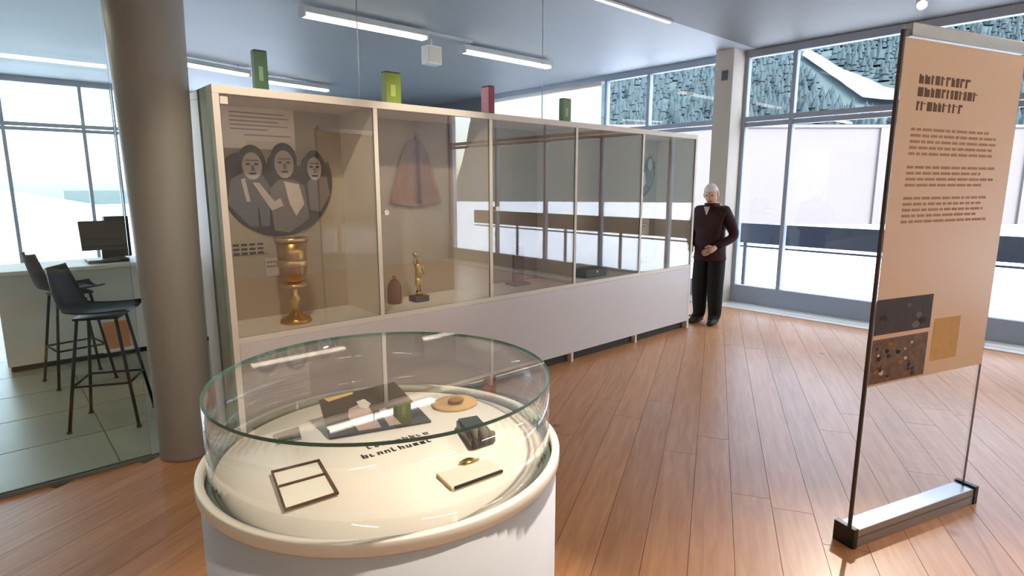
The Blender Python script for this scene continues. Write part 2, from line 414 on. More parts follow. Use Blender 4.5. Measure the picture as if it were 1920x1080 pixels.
spot('unseen ceiling spotlight added to brighten the gold goblet bay', (-5.0,-1.2,CH), (-4.3,.3,1.2), 70, 50)  # unseen lamp added as extra light on the goblet bay
spot('unseen ceiling spotlight added to brighten the salmon cloth bay', (-3.9,-1.5,CH), (-3.3,.4,1.5), 80, 36)  # unseen lamp added as extra light on the second bay

# ------------------------------------------------------------------ long display case
DX, DD, DT, DS = -4.84, .50, 2.13, .73        # left end, depth, top, inner floor height
dc = thing('display_case', 'long white glass-fronted display case with five bays', 'display case', (0,0,0))
BW = -DX/5
box('top_board', (DX,0,DT-.045), (0,DD,DT), 'case_white', dc, .003)
box('bottom_board', (DX+.02,.004,DS-.035), (-.02,DD-.02,DS), 'case_white', dc, .002)
box('back_panel', (DX+.02,DD-.02,.09), (-.02,DD-.001,DT-.046), 'case_back', dc)
for k in range(6):
    x = DX + k*BW; lo, hi = x-.014, x+.014
    if k == 0: lo, hi = DX, DX+.035
    if k == 5: lo, hi = -.032, 0
    if k in (0,5): box('end_panel', (lo,0,0), (hi,DD,DT-.0455), 'case_white', dc, .003)
    else:
        box('divider', (lo,.002,DS+.0005), (hi,DD-.021,DT-.0455), 'case_white', dc, .002)
        box('foot', (lo,.012,0), (hi,DD-.03,.0895), 'case_white', dc, .002)
box('front_panel', (DX+.036,.002,.09), (-.033,.028,DS-.036), 'case_front', dc, .003)
box('base_board', (DX+.036,.03,.09), (-.033,DD-.025,.105), 'case_white', dc)
box('plinth', (DX+.036,.06,0), (-.033,.08,.089), 'plinth_dark', dc)
for k in range(5):
    a = DX + k*BW + (.037 if k == 0 else .0155); b = DX + (k+1)*BW - (.034 if k == 4 else .0155)
    pn_ = box('glass_pane', (a,.008,DS+.001), (b,.016,DT-.047), ['glass_case','glass_edge'], dc, 0, (1,1))
    if k in (1,2): obj('knob', tube(newbm(), [(a+.035,.0078,1.42),(a+.035,-.004,1.42),(a+.035,-.012,1.42)], [.012,.012,.018], 14), 'knob', pn_)
    if k == 0: box('hinge', (a+.0,-.004,DT-.10), (a+.04,.0078,DT-.06), 'knob', pn_, .003)
# clear screen standing against the end of the case
gs = thing('glass_screen', 'narrow clear glass screen with green edges at the end of the display case', 'glass screen', (DX-.03,.0,0))
box('pane', (-.006,-.03,.03), (.006,.14,2.11), ['glass_green','glass_edge'], gs, 0, (0,1)); box('shoe', (-.014,-.03,0), (.014,.14,.0295), 'aluminium', gs, .003)

YB = DD - .0205                                    # face of the back panel
def flat(bm, pts, y0, y1, mi=0):
    """outline in X,Z extruded in Y"""
    a = [bm.verts.new((p[0],y0,p[1])) for p in pts]; b = [bm.verts.new((p[0],y1,p[1])) for p in pts]; n = len(pts)
    fs = [bm.faces.new(a), bm.faces.new(b)] + [bm.faces.new((a[k],a[(k+1)%n],b[(k+1)%n],b[k])) for k in range(n)]
    for f in fs: f.material_index = mi
    return bm
def oval(cx, cz, rx, rz, n=24, a0=0, a1=2*PI):
    m = n if abs(a1-a0-2*PI) < 1e-6 else n+1
    return [(cx+rx*math.cos(a0+(a1-a0)*k/n), cz+rz*math.sin(a0+(a1-a0)*k/n)) for k in range(m)]
# ---- bay one
bd = thing('text_board', 'pale printed text board pinned at the top of the goblet bay', 'board', (-4.44,YB,1.953))
box('sheet', (-.225,-.012,-.125), (.225,0,.13), 'paper_white', bd, .002)
box('pale_band', (-.09,-.0132,-.12), (.222,-.0121,-.075), 'paper_cream', bd)
for i, (x0,x1,z) in enumerate(((-.18,.16,.09),(-.18,.19,.065),(-.18,.12,.04),(-.18,.18,.015),(-.18,.05,-.01),(-.10,.20,-.045))):
    box('text_line', (x0,-.0132,z), (x1,-.0121,z+.008), 'print_grey', bd)
def photo_disc(label, cx, cz, R, small=False):
    t = thing('photo_disc', label, 'photograph', (cx,YB,cz))
    lower = oval(0,0,R,R,40,math.radians(160),math.radians(380))
    # top edge follows three heads
    top = []
    for hx, w, h in ((.245,.085,.08),(.03,.095,.095),(-.20,.13,.08)):
        top += [(hx*R/.37 + w*R/.37*math.cos(a), R*.20 + h*R/.37*math.sin(a)+.05*R) for a in [PI*k/8 for k in range(9)]]
    obj('board', flat(newbm(), lower+top, -.014, 0), 'print_dark', t)
    s = R/.37; y = -.0142
    def pc(nm, pts, m, lay): obj(nm, flat(newbm(), [(p[0]*s,p[1]*s) for p in pts], y-.0008*lay, y-.0008*lay+.0007), m, t)
    # three printed half-length figures
    pc('jacket_print', [(-.33,-.15),(-.30,.0),(-.22,.045),(-.10,.03),(-.06,-.05),(-.08,-.30),(-.2,-.30)], 'print_blue', 1)
    pc('jacket_print', [(-.07,-.06),(0,.0),(.10,.0),(.17,-.04),(.19,-.26),(.05,-.35),(-.05,-.33)], 'print_mid', 1)
    pc('jacket_print', [(.19,-.02),(.24,.03),(.33,.02),(.35,-.10),(.27,-.22),(.20,-.2)], 'print_mid', 1)
    for hx, hz, rx, rz in ((-.165,.085,.062,.085),(.04,.10,.064,.09),(.245,.075,.05,.078)):
        pc('hair_print', oval(hx,hz+.03,rx*1.35,rz*1.2), 'print_dark', 2)
        pc('face_print', oval(hx,hz,rx,rz), 'print_light', 3)
        if not small:
            for sx in (-1,1): pc('eye_print', oval(hx+sx*rx*.42,hz+.012,.014,.008,10), 'print_dark', 4)
            pc('brow_print', [(hx-rx*.7,hz+.03),(hx+rx*.7,hz+.03),(hx+rx*.6,hz+.04),(hx-rx*.6,hz+.04)], 'print_mid', 4)
            pc('nose_print', [(hx-.008,hz+.005),(hx+.010,hz+.005),(hx+.016,hz-.03),(hx-.006,hz-.03)], 'print_mid', 4)
            pc('mouth_print', oval(hx,hz-.048,.026,.007,10), 'print_dark', 4)
    pc('shirt_print', [(.03,-.01),(.13,-.03),(.16,-.16),(.10,-.24),(.06,-.16)], 'print_pale', 5)
    pc('arm_print', [(-.17,-.02),(-.13,-.02),(-.04,-.14),(.0,-.12),(.02,-.17),(-.06,-.2)], 'print_light', 5)
    pc('stripe_print', [(-.24,.0),(-.215,.01),(-.19,-.14),(-.215,-.14)], 'print_light', 5)
    pc('strap_print', [(-.15,-.18),(-.14,-.18),(-.13,-.33),(-.15,-.33)], 'print_dark', 5)
    return t
photo_disc('round black and white photo cutout of three people above the gold goblet', -4.34, 1.635, .37)
gb = thing('goblet', 'tall gold goblet trophy standing in the first bay', 'trophy', (-4.39,.20,DS+.001))
obj('foot', lathe(newbm(), [(0,0),(.095,0),(.098,.012),(.085,.03),(.05,.045),(.03,.07),(0,.07)], 32), 'gold', gb)
obj('stem', lathe(newbm(), [(0,.068),(.024,.068),(.018,.11),(.03,.135),(.036,.15),(.03,.165),(.018,.19),(.026,.225),(0,.226)], 24), 'gold_pale', gb)
obj('collar', lathe(newbm(), [(0,.224),(.06,.226),(.082,.238),(.078,.25),(.05,.256),(0,.256)], 32), 'gold_pale', gb)
cu = obj('cup', lathe(newbm(), [(0,.255),(.045,.257),(.072,.28),(.084,.33),(.088,.42),(.096,.54),(.088,.54),(.08,.42),(.074,.33),(.055,.29),(0,.28)], 36), 'gold', gb)
obj('rim_band', lathe(newbm(), [(.0968,.518),(.1015,.518),(.1015,.545),(.0968,.545)], 36, closed=True), 'gold_pale', cu)
obj('relief_band', lathe(newbm(), [(.089,.36),(.0935,.365),(.0945,.40),(.0895,.405)], 36, closed=True), 'gold_pale', cu)
for i, (x,z,w,h,lines) in enumerate(((-4.56,1.20,.22,.09,3),(-4.42,1.06,.09,.12,2))):
    cd = thing('caption_card', ('wide caption card under the three-person photo cutout','small narrow caption card behind the gold goblet')[i], 'caption', (x,YB,z))
    box('card', (-w/2,-.006,-h/2), (w/2,0,h/2), ('case_back','print_light')[i], cd, .001)
    for k in range(lines):
        zz = h/2 - .02 - k*.028
        for j in range(4): box('word', (-w/2+.012+j*w*.23,-.0072,zz-.012), (-w/2+.012+j*w*.23+w*.17,-.0061,zz+.002), ('print_dark','print_mid')[i], cd)
# ---- bay two
pe = thing('glow_pennant', 'salmon pink cloth put in for a pink glow, hanging from a wire in the second bay', 'glow_pennant', (-3.29,YB-.03,1.95))  # pink glow on the back panel, built as hanging cloth
f = newbm(); nx, nz = 12, 10; gridv = []
for j in range(nz+1):
    w = .04 + .19*(j/nz)**.7; row = []
    for i in range(nx+1):
        s = -1 + 2*i/nx; row.append(f.verts.new((s*w, .012*math.sin(i*1.9+j*.2), -.01-.50*j/nz + .03*s*s*(j/nz))))
    gridv.append(row)
for j in range(nz):
    for i in range(nx): fc = f.faces.new((gridv[j][i],gridv[j][i+1],gridv[j+1][i+1],gridv[j+1][i])); fc.smooth = True
bmesh.ops.solidify(f, geom=f.faces[:], thickness=.004)
obj('cloth', f, 'salmon', pe)
obj('staff', tube(newbm(), [(.0,-.026,.0),(.012,-.026,-.26),(.02,-.026,-.49)], .013, 10), 'stick_brown', pe)
obj('finial', lathe(newbm(), [(0,.035),(.018,.02),(.022,.0),(.014,-.02),(0,-.02)], 14, (.0,-.026,0)), 'stick_brown', pe)
obj('wire', tube(newbm(), [(0,-.026,.03),(0,-.026,.134)], .003, 6), 'steel', pe)
fg = thing('figure_trophy', 'slender gold figure trophy on a black base in the second bay', 'trophy', (-3.42,.25,DS+.001))
box('base', (-.06,-.05,0), (.06,.05,.045), 'marble_black', fg, .004)
obj('pedestal', lathe(newbm(), [(0,.045),(.032,.045),(.024,.065),(.016,.08),(0,.08)], 20), 'gold', fg)
b = newbm(); tube(b, [(.012,0,.075),(.014,0,.13),(.008,0,.19)], [.012,.015,.02], 10); tube(b, [(-.012,0,.075),(-.014,0,.13),(-.006,0,.19)], [.012,.015,.02], 10)
tube(b, [(0,0,.18),(0,0,.23),(0,0,.275),(0,0,.295)], [.026,.022,.028,.012], 12); ell(b, (0,0,.318), (.018,.019,.024), 0, 12, 8)
tube(b, [(-.022,0,.272),(-.045,-.01,.30),(-.03,-.012,.35)], [.011,.009,.007], 8); tube(b, [(.022,0,.272),(.042,-.006,.235),(.036,-.02,.20)], [.011,.009,.007], 8)
obj('figure', b, 'gold_pale', fg, True)
obj('laurel_ring', lathe(newbm(), [(.014,.352),(.022,.352),(.022,.372),(.014,.372)], 16, (-.03,-.012,0), True), 'gold_pale', fg)
dk = thing('shadow_flask', 'small dark brown flask shape put in for a shadow beside the figure trophy', 'flask', (-3.60,.30,DS+.001))  # brown shadow beside the trophy, built as a solid flask shape
obj('body', lathe(newbm(), [(0,0),(.05,0),(.054,.02),(.052,.13),(.03,.17),(.018,.18),(0,.18)], 24), 'stick_brown', dk); obj('stopper', lathe(newbm(), [(0,.18),(.014,.18),(.014,.205),(0,.208)], 14), 'gold', dk)
# ---- bay three and four
bk = thing('reflection_stand', 'narrow brown board put in for a brown reflection in the third bay', 'stand', (-2.35,.30,DS+.001))  # brown upright reflection in the glass, built as a solid board
box('upright', (-.06,-.012,.02), (.06,.012,.34), 'stick_brown', bk, .003); box('foot', (-.09,-.07,0), (.09,.07,.02), 'stick_brown', bk, .003)
ob = thing('presentation_box', 'low dark olive box lying in the fourth bay', 'box', (-1.50,.20,DS+.001))
box('tray', (-.15,-.09,0), (.15,.09,.05), 'olive_box', ob, .004); li = box('lid', (-.153,-.093,.0505), (.153,.093,.078), 'olive_box', ob, .004); box('clasp', (-.014,-.0985,.042), (.014,-.0935,.064), 'gold', li, .001)
# ---- bay five
photo_disc('round black and white photo cutout in the bay at the window end', -.40, 1.76, .31, True)
cb = thing('reflection_board', 'pale board put in for a glass reflection under the photo cutout in the window end bay', 'board', (-.36,YB,1.18))  # pale reflections on the glass, built as a printed board
box('sheet', (-.2,-.01,-.14), (.2,0,.14), 'paper_white', cb, .002)
for k in range(6): box('text_line', (-.17,-.0112,.09-k*.034), (.17-.04*(k%3),-.0101,.099-k*.034), 'print_grey', cb)
# ---- signs on top
def sign(nm, label, x, w, h, ma, mb, d=.05, side=None):
    t = thing('sign_block', label, 'sign', (x,.10,DT+.0005), 0)
    box('block', (-w/2,-d/2,0), (w/2,d/2,h), ma, t, .004)
    box('cap', (-w/2+.002,-d/2+.002,h), (w/2-.002,d/2-.002,h+.008), 'olive_box', t, .002)
    box('emblem', (-w*.2,-d/2-.002,h*.25), (w*.12,-d/2-.0002,h*.62), mb, t, .0005)
    if side: box('end_face', (-w/2-.004,-d/2+.003,.003), (-w/2-.0002,d/2-.003,h-.003), side, t, .001)
sign('', 'dark green sign block on the case above the gold goblet bay', -4.545, .075, .215, 'sign_green', 'sign_green_pale')
sign('', 'lime green sign block on top of the display case', -3.69, .115, .20, 'sign_lime', 'sign_lime_pale', .06)
sign('', 'dark red sign block with a pink end on top of the case', -2.85, .055, .20, 'sign_red', 'sign_red', .09, 'sign_pink')
sign('', 'pale sage green sign block on top of the display case', -1.99, .10, .19, 'sign_sage', 'sign_sage_pale')
for lab, x in (('thin steel suspension wire from the ceiling behind the lime sign block', -3.75), ('thin steel suspension wire from the ceiling beside the sage sign block', -1.95)):
    w_ = thing('suspension_wire', lab, 'wire', (x,.42,DT+.0005)); obj('wire', tube(newbm(), [(0,0,.01),(0,0,CH-DT-.0005)], .0035, 6), 'steel', w_); obj('anchor', lathe(newbm(), [(0,0),(.018,0),(.012,.02),(0,.022)], 14), 'steel', w_)

# ------------------------------------------------------------------ round display case
RC = (-5.062,-2.113); ZR, ZD, ZG = .90, .885, 1.10
rc = thing('round_display_case', 'round white display case under a glass drum', 'display case', (RC[0],RC[1],0))
obj('drum', lathe(newbm(), [(0,0),(.462,0),(.466,.01),(.466,.868),(0,.868)], 96), 'plinth_white', rc)
obj('rim', lathe(newbm(), [(.4545,.8685),(.473,.8685),(.475,.872),(.475,.897),(.472,.90),(.457,.90),(.4545,.898)], 96, closed=True), 'case_white', rc)
obj('groove', lathe(newbm(), [(.434,.8685),(.4540,.8685),(.4540,.876),(.434,.876)], 96, closed=True), 'gap_grey', rc)
obj('display_disc', lathe(newbm(), [(0,.8685),(.4335,.8685),(.4335,ZD),(0,ZD)], 96), 'disc_white', rc)
w = newbm(); lathe(w, [(.438,.8765),(.446,.8765),(.446,ZG-.0085),(.438,ZG-.0085)], 96, closed=True)
for f in w.faces:
    if abs(f.normal.z) > .9 or abs(f.calc_center_median().z - ZG + .0085) < .001 or abs(f.calc_center_median().z-.8765) < .001: f.material_index = 1; f.smooth = False
obj('glass_wall', w, ['glass_clear','glass_edge'], rc)
w = newbm(); lathe(w, [(0,ZG-.008),(.446,ZG-.008),(.446,ZG),(0,ZG)], 96)
for f in w.faces:
    f.smooth = False
    if abs(f.calc_center_median().z - (ZG-.004)) < .003: f.material_index = 1
obj('glass_top', w, ['glass_clear','glass_edge'], rc)
# things lying in it (positions on the disc, metres)
def quadspot(q):
    cx = sum(p[0] for p in q)/4; cy = sum(p[1] for p in q)/4; return cx, cy, [(p[0]-cx,p[1]-cy) for p in q]
def inset(q, a): return [(p[0]*a,p[1]*a) for p in q]
def bl2(q, s, t):  # bilinear position in quad: s along 0->1, t along 0->3
    return tuple((1-t)*((1-s)*q[0][i]+s*q[1][i]) + t*((1-s)*q[3][i]+s*q[2][i]) for i in (0,1))
ZT = ZD + .0003
AL = [(-5.125,-1.815),(-4.865,-1.822),(-4.880,-2.058),(-5.164,-1.967)]
cx, cy, q = quadspot(AL)
al = thing('photo_board', 'dark photo print of two figures propped at the back of the round case', 'photograph', (cx,cy,ZT))
def patch(par, nm, q, pts, z, m, th=.0006): return obj(nm, prism(newbm(), [bl2(q,*p) for p in pts], z, z+th), m, par)
def slope(nm, pts, off, th, m):
    # outline in the board's own (s,t), lying on the propped board: back edge up, front edge down
    b = newbm(); a_ = []; b_ = []
    for s_, t_ in pts:
        x, y = bl2(q, s_, t_); z = .060*(1-t_) + off
        a_.append(b.verts.new((x,y,z))); b_.append(b.verts.new((x,y,z+th)))
    n_ = len(pts); b.faces.new(a_); b.faces.new(b_)
    for k in range(n_): b.faces.new((a_[k],a_[(k+1)%n_],b_[(k+1)%n_],b_[k]))
    return obj(nm, b, m, al)
b = newbm(); G_ = [[[b.verts.new((*bl2(q,i/8,j/8), .060*(1-j/8)+o_)) for i in range(9)] for j in range(9)] for o_ in (.001,.007)]
for o_ in (0,1):
    for j in range(8):
        for i in range(8): b.faces.new((G_[o_][j][i],G_[o_][j][i+1],G_[o_][j+1][i+1],G_[o_][j+1][i]))
for k in range(8):
    for A_, B_ in (((0,k),(0,k+1)),((8,k),(8,k+1)),((k,0),(k+1,0)),((k,8),(k+1,8))):
        b.faces.new((G_[0][A_[0]][A_[1]],G_[0][B_[0]][B_[1]],G_[1][B_[0]][B_[1]],G_[1][A_[0]][A_[1]]))
obj('board', b, 'album_dark', al)
slope('figure_print', [(.28,.42),(.42,.34),(.50,.45),(.50,.97),(.28,.97),(.24,.6)], .0078, .001, 'album_pale')
slope('figure_print', [(.58,.58),(.66,.55),(.70,.97),(.58,.97)], .0078, .001, 'album_pale')
slope('face_print', [(.40,.28),(.50,.26),(.54,.40),(.47,.50),(.40,.44)], .0092, .0008, 'print_pale')
slope('border_print', [(.06,.02),(.42,.01),(.42,.06),(.10,.12)], .0078, .0008, 'ochre')
pr = newbm(); bx(pr, (-.03,.075,0), (.03,.09,.052)); obj('prop', pr, 'paper_cream', al)
cx, cy, q = quadspot([(-4.767,-1.865),(-4.645,-1.925),(-4.692,-2.075),(-4.826,-2.05)])
yc = thing('straw_hat_badge', 'ochre straw-coloured woven piece at the back of the round case', 'souvenir', (cx,cy,ZT))
t = newbm(); lathe(t, [(0,0),(1,0),(1.02,.003),(.9,.008),(.55,.012),(.5,.018),(.2,.022),(0,.022)], 28)
for v in t.verts: v.co.x *= .078; v.co.y *= .07
obj('weave', t, 'ochre', yc); t = newbm(); lathe(t, [(0,.0221),(.3,.0221),(.26,.026),(0,.027)], 18)
for v in t.verts: v.co.x = v.co.x*.09 - .01; v.co.y = v.co.y*.08 - .02
obj('centre_patch', t, 'ochre_dark', yc)
cx, cy, q = quadspot([(-5.284,-1.829),(-5.184,-1.815),(-5.216,-1.919),(-5.297,-1.907)])
gm = thing('metal_badge', 'small grey metal badge at the edge of the round case', 'badge', (cx,cy,ZT))
obj('plate', prism(newbm(), inset(q,.8), 0, .006), 'grey_metal', gm); obj('pin', tube(newbm(), [(q[2][0]*.75,q[2][1]*.7,.012),(q[3][0]*.7,q[3][1]*.7,.012)], .005, 8), 'frame_brown', gm)
cx, cy, q = quadspot([(-5.361,-2.062),(-5.247,-2.080),(-5.285,-2.269),(-5.404,-2.259)])
fb = thing('wooden_tray', 'small brown-edged two-compartment tray in the round case', 'tray', (cx,cy,ZT))
obj('tray_floor', prism(newbm(), inset(q,.97), 0, .004), 'paper_cream', fb)
def barq(par, nm, p0, p1, w, h, m):
    d = Vector((p1[0]-p0[0],p1[1]-p0[1])); L_ = d.length; n = Vector((-d.y,d.x))/L_*w/2; e = d/L_*w/2
    P = [(p0[0]-e.x+n.x,p0[1]-e.y+n.y),(p1[0]+e.x+n.x,p1[1]+e.y+n.y),(p1[0]+e.x-n.x,p1[1]+e.y-n.y),(p0[0]-e.x-n.x,p0[1]-e.y-n.y)]
    return obj(nm, prism(newbm(), P, .0042, h), m, par)
for i in range(4): barq(fb, 'edge_bar', bl2(q, *[(0,0),(1,0),(1,1),(0,1)][i]), bl2(q, *[(0,0),(1,0),(1,1),(0,1)][(i+1)%4]), .004, .010 + .0004*i, 'frame_brown')
barq(fb, 'divider_bar', bl2(q,.05,.42), bl2(q,.95,.42), .004, .0095, 'frame_brown')
cx, cy, q = quadspot([(-4.846,-2.138),(-4.781,-2.159),(-4.828,-2.302),(-4.909,-2.296)])
bc = thing('leather_case', 'black leather case with a red-brown edge in the round case', 'case', (cx,cy,ZT))
t = prism(newbm(), q, 0, .03); bmesh.ops.bevel(t, geom=list(t.edges), offset=.006, segments=3, affect='EDGES')
obj('case_body', t, 'leather_black', bc); patch(bc, 'flap', q, [(.08,.08),(.92,.08),(.9,.55),(.1,.55)], .0301, 'olive_box', .003); barq(bc, 'edge_trim', bl2(q,.1,.93), bl2(q,.9,.93), .012, .034, 'leather_red')
gd = thing('gold_pin', 'small gold pin above the white booklet in the round case', 'pin', (-4.955,-2.338,ZT))
t = newbm(); lathe(t, [(0,0),(1,0),(1,.004),(.6,.008),(0,.009)], 20)
for v in t.verts: v.co.x *= .022; v.co.y *= .016
obj('badge', t, 'gold', gd); obj('bar', tube(newbm(), [(-.026,.004,.005),(.026,-.012,.005)], .0035, 8), 'gold_pale', gd)
cx, cy, q = quadspot([(-5.060,-2.345),(-4.915,-2.372),(-4.929,-2.444),(-5.075,-2.432)])
wb = thing('booklet', 'white booklet with a dark spine in the round case', 'booklet', (cx,cy,ZT))
obj('pages', prism(newbm(), q, 0, .008), 'paper_cream', wb); barq(wb, 'spine', bl2(q,.06,1.0), bl2(q,.98,1.0), .006, .010, 'ink_black'); barq(wb, 'fold', bl2(q,0,.05), bl2(q,0,.9), .003, .0088, 'ochre')
# two printed lines of lettering (too blurred to read in the photo): letter-sized marks
cp_ = thing('disc_lettering', 'two lines of dark lettering printed on the white display disc', 'lettering', (0,0,ZT))
rnd = random.Random(3)
for p0, p1, n, hh, m in (((-5.112,-2.094),(-4.925,-2.121),9,.022,'ink_brown'), ((-5.150,-2.138),(-4.945,-2.172),10,.026,'ink_black')):
    d = Vector((p1[0]-p0[0],p1[1]-p0[1])); nn = Vector((-d.y,d.x)).normalized(); e = d.normalized(); st = d.length/n
    for k in range(n):
        o = Vector(p0) + e*(k*st); L_ = newbm(); th = .0055; h1 = hh*(1 if rnd.random() < .35 or k == 0 else .7); wl = st*.74
        def seg(a0,b0,a1,b1):
            prism(L_, [tuple(o+e*a+nn*b) for a,b in ((a0,b0),(a1,b0),(a1,b1),(a0,b1))], 0, .0006)
        seg(0,0,th,h1)
        kind = rnd.choice('nouel')
        if kind in 'nou': seg(wl-th,0,wl,hh*.7)
        if kind in 'noe': seg(th,hh*.7-th,wl-(th if kind != 'e' else 0),hh*.7)
        if kind in 'oue': seg(th,0,wl-(th if kind != 'e' else 0),th)
        if kind == 'e': seg(th,hh*.34-th/2,wl*.85,hh*.34+th/2)
        if kind == 'l': seg(th,0,wl*.7,th)
        obj('letter', L_, m, cp_)

# ------------------------------------------------------------------ printed glass panel on a rail
pz = math.atan2(-.303,.953)
pg = thing('information_stand', 'free-standing glass panel with beige printed film and a metal foot rail', 'panel', (-3.06,-2.70,0), pz)
PWD = .85
box('pane', (.0,-.005,.06), (PWD,.005,2.20), ['glass_clear','film_edge'], pg, 0, (1,1))
rl = box('foot_rail', (-.015,-.045,.0), (PWD+.015,.045,.085), 'aluminium', pg, .006)
for x0, x1 in ((-.045,-.0152),(PWD+.0152,PWD+.045)): box('rail_cap', (x0,-.05,0), (x1,.05,.095), 'black_plastic', pg, .004)
box('rail_groove', (-.013,-.0472,.045), (PWD+.013,-.0452,.052), 'grey_metal', rl)
box('edge_strip', (-.012,-.007,.086), (-.0005,.007,2.2), 'film_edge', pg, .001)
box('top_clamp', (.02,-.02,2.175), (PWD-.02,.02,2.225), 'aluminium', pg, .004)
fm = box('print_film', (.004,-.0062,.735), (PWD-.004,-.0051,2.17), 'film_beige', pg)
rnd = random.Random(5)
def textrow(x0, x1, z, h, m, y=-.0072):
    x = x0
    while x < x1 - .01:
        w = min(rnd.uniform(.02,.075), x1-x); box('word', (x,y,z), (x+w,-.0063,z+h), m, fm); x += w + .012
for i, (z, x1) in enumerate(((2.005,.44),(1.955,.52),(1.90,.40))):
    x = .115                                      # heavy headline letters
    while x < x1:
        w = rnd.uniform(.018,.034); b = newbm(); bx(b, (x,-.0072,z), (x+.012,-.0063,z+.036)); bx(b, (x+.009,-.0072,z+(.026 if rnd.random()<.5 else 0)), (x+w,-.0063,z+(.036 if rnd.random()<.5 else .03)))
        obj('headline_letter', b, 'film_ink', fm); x += w + .009
zz = 1.82
for k in range(14):
    if k in (5,9): zz -= .03
    textrow(.10, rnd.uniform(.62,.76), zz, .011, 'film_ink_light'); zz -= .0245
ph = box('photo_print', (.004,-.0072,.965), (.39,-.0063,1.12), 'photo_rock_dark', fm)
p2 = box('photo_print', (.004,-.0072,.745), (.385,-.0063,.945), 'photo_rock', fm)
for k in range(26):
    a, z = rnd.uniform(.02,.36), rnd.uniform(.76,.93); r = rnd.uniform(.008,.02)
    obj('rock_print', flat(newbm(), [(a+r*rnd.uniform(.7,1.2)*math.cos(t_), z+r*.7*math.sin(t_)) for t_ in [2*PI*j/6 for j in range(6)]], -.0084-.0001*k/5, -.0074), rnd.choice(['print_pale','photo_rock_dark','print_dark','ochre_dark']), p2)
for k in range(8):
    a, z = rnd.uniform(.03,.35), rnd.uniform(.98,1.10); r = rnd.uniform(.012,.03)
    obj('rock_print', flat(newbm(), [(a+r*math.cos(t_), z+r*.6*math.sin(t_)) for t_ in [2*PI*j/6 for j in range(6)]], -.0084-.0001*k/5, -.0074), rnd.choice(['print_mid','photo_rock_dark','print_dark']), ph)
box('warm_patch', (.42,-.0072,.80), (.62,-.0063,1.0), 'ochre', fm)

# ------------------------------------------------------------------ bar stools, counter
def stool(label, x, y, rz, grp=None):
    t = thing('bar_stool', label, 'bar stool', (x,y,0), rz)
    f = newbm(); nu, nv = 12, 14; V = []
    for j in range(nv+1):
        s = j/nv; row = []
        # profile: front lip, seat pan, curve, backrest (back is at -x)
        px = .20 - .40*min(1, s/.58) if s < .58 else -.20 - .07*((s-.58)/.42)
        pz_ = .775 - .012*math.sin(PI*min(1,s/.58)) if s < .5 else .775 + .30*((s-.5)/.5)**1.4
        hw = .195 + .015*math.sin(PI*s) - (.05*max(0,(s-.8)/.2))
        for i in range(nu+1):
            a = -1 + 2*i/nu
            row.append(f.verts.new((px + (.05*a*a if s > .5 else 0), a*hw, pz_ + .035*abs(a)**3*(1 if s < .6 else .3))))
        V.append(row)
    for j in range(nv):
        for i in range(nu): fc = f.faces.new((V[j][i],V[j][i+1],V[j+1][i+1],V[j+1][i])); fc.smooth = True
    bmesh.ops.solidify(f, geom=f.faces[:], thickness=.014)
    obj('shell_seat', f, 'dark_shell', t, True)
    box('seat_bracket', (-.13,-.12,.732), (.13,.12,.748), 'black_metal', t, .003)
    for sx in (-1,1):
        for sy in (-1,1):
            obj('leg', tube(newbm(), [(sx*.11,sy*.10,.74),(sx*.2,sy*.185,0)], .0105, 10), 'black_metal', t)
            obj('foot_glide', lathe(newbm(), [(0,0),(.016,0),(.016,.012),(0,.014)], 12, (sx*.2,sy*.185,0)), 'black_plastic', t)
    k = .30; a, b = .11+.09*(.74-k)/.74, .10+.085*(.74-k)/.74
    for p, q in (((a,b),(a,-b)),((a,-b),(-a,-b)),((-a,-b),(-a,b)),((-a,b),(a,b))):
        obj('footrest', tube(newbm(), [(p[0],p[1],k),(q[0],q[1],k)], .008, 8), 'black_metal', t)
    return t
stool('dark bar stool with shell seat standing nearer the round column', -5.30, 1.22, math.radians(-25))
stool('dark bar stool with shell seat standing close to the white counter', -5.36, 2.42, math.radians(10))
ct = thing('bar_counter', 'white bar counter with an orange niche behind the bar stools', 'counter', (-4.6,3.0,0))
box('body', (-1.2,.02,.05), (1.0,.55,.85), 'counter_white', ct, .006); box('worktop', (-1.24,-.06,.8505), (1.04,.6,.885), 'counter_white', ct, .005)
box('kick_board', (-1.18,.05,0), (.98,.5,.05), 'black_plastic', ct); box('niche_panel', (-.50,.004,.08), (-.30,.0195,.34), 'niche_orange', ct, .003); box('niche_ledge', (-.52,-.03,.055), (-.28,.0195,.079), 'white_paint', ct, .003)
mn = thing('till_monitor', 'black till with a tilted dark screen on the white counter', 'till', (-4.98,3.22,.8855), 0)
box('base', (-.16,-.14,0), (.16,.14,.03), 'black_plastic', mn, .006); box('arm', (-.03,.02,.03), (.03,.06,.16), 'black_plastic', mn, .004)
s_ = box('screen', (-.19,-.012,-.13), (.17,.012,.15), 'screen_dark', mn, .006); s_.location = (0,-.02,.24); s_.rotation_euler = (math.radians(-18),0,0)
box('printer', (.02,.07,.03), (.22,.2,.42), 'black_plastic', mn, .01)
cm = thing('coffee_machine', 'black coffee machine on the white counter behind the column', 'coffee machine', (-4.42,3.24,.8855))
box('body', (-.2,-.05,0), (.2,.2,.36), 'black_plastic', cm, .012); box('drip_tray', (-.19,-.2,0), (.19,-.051,.04), 'steel', cm, .004); box('brew_head', (-.19,-.19,.26), (.19,-.051,.37), 'black_plastic', cm, .008)
obj('spout', tube(newbm(), [(0,-.12,.2595),(0,-.12,.21)], .014, 10), 'steel', cm)

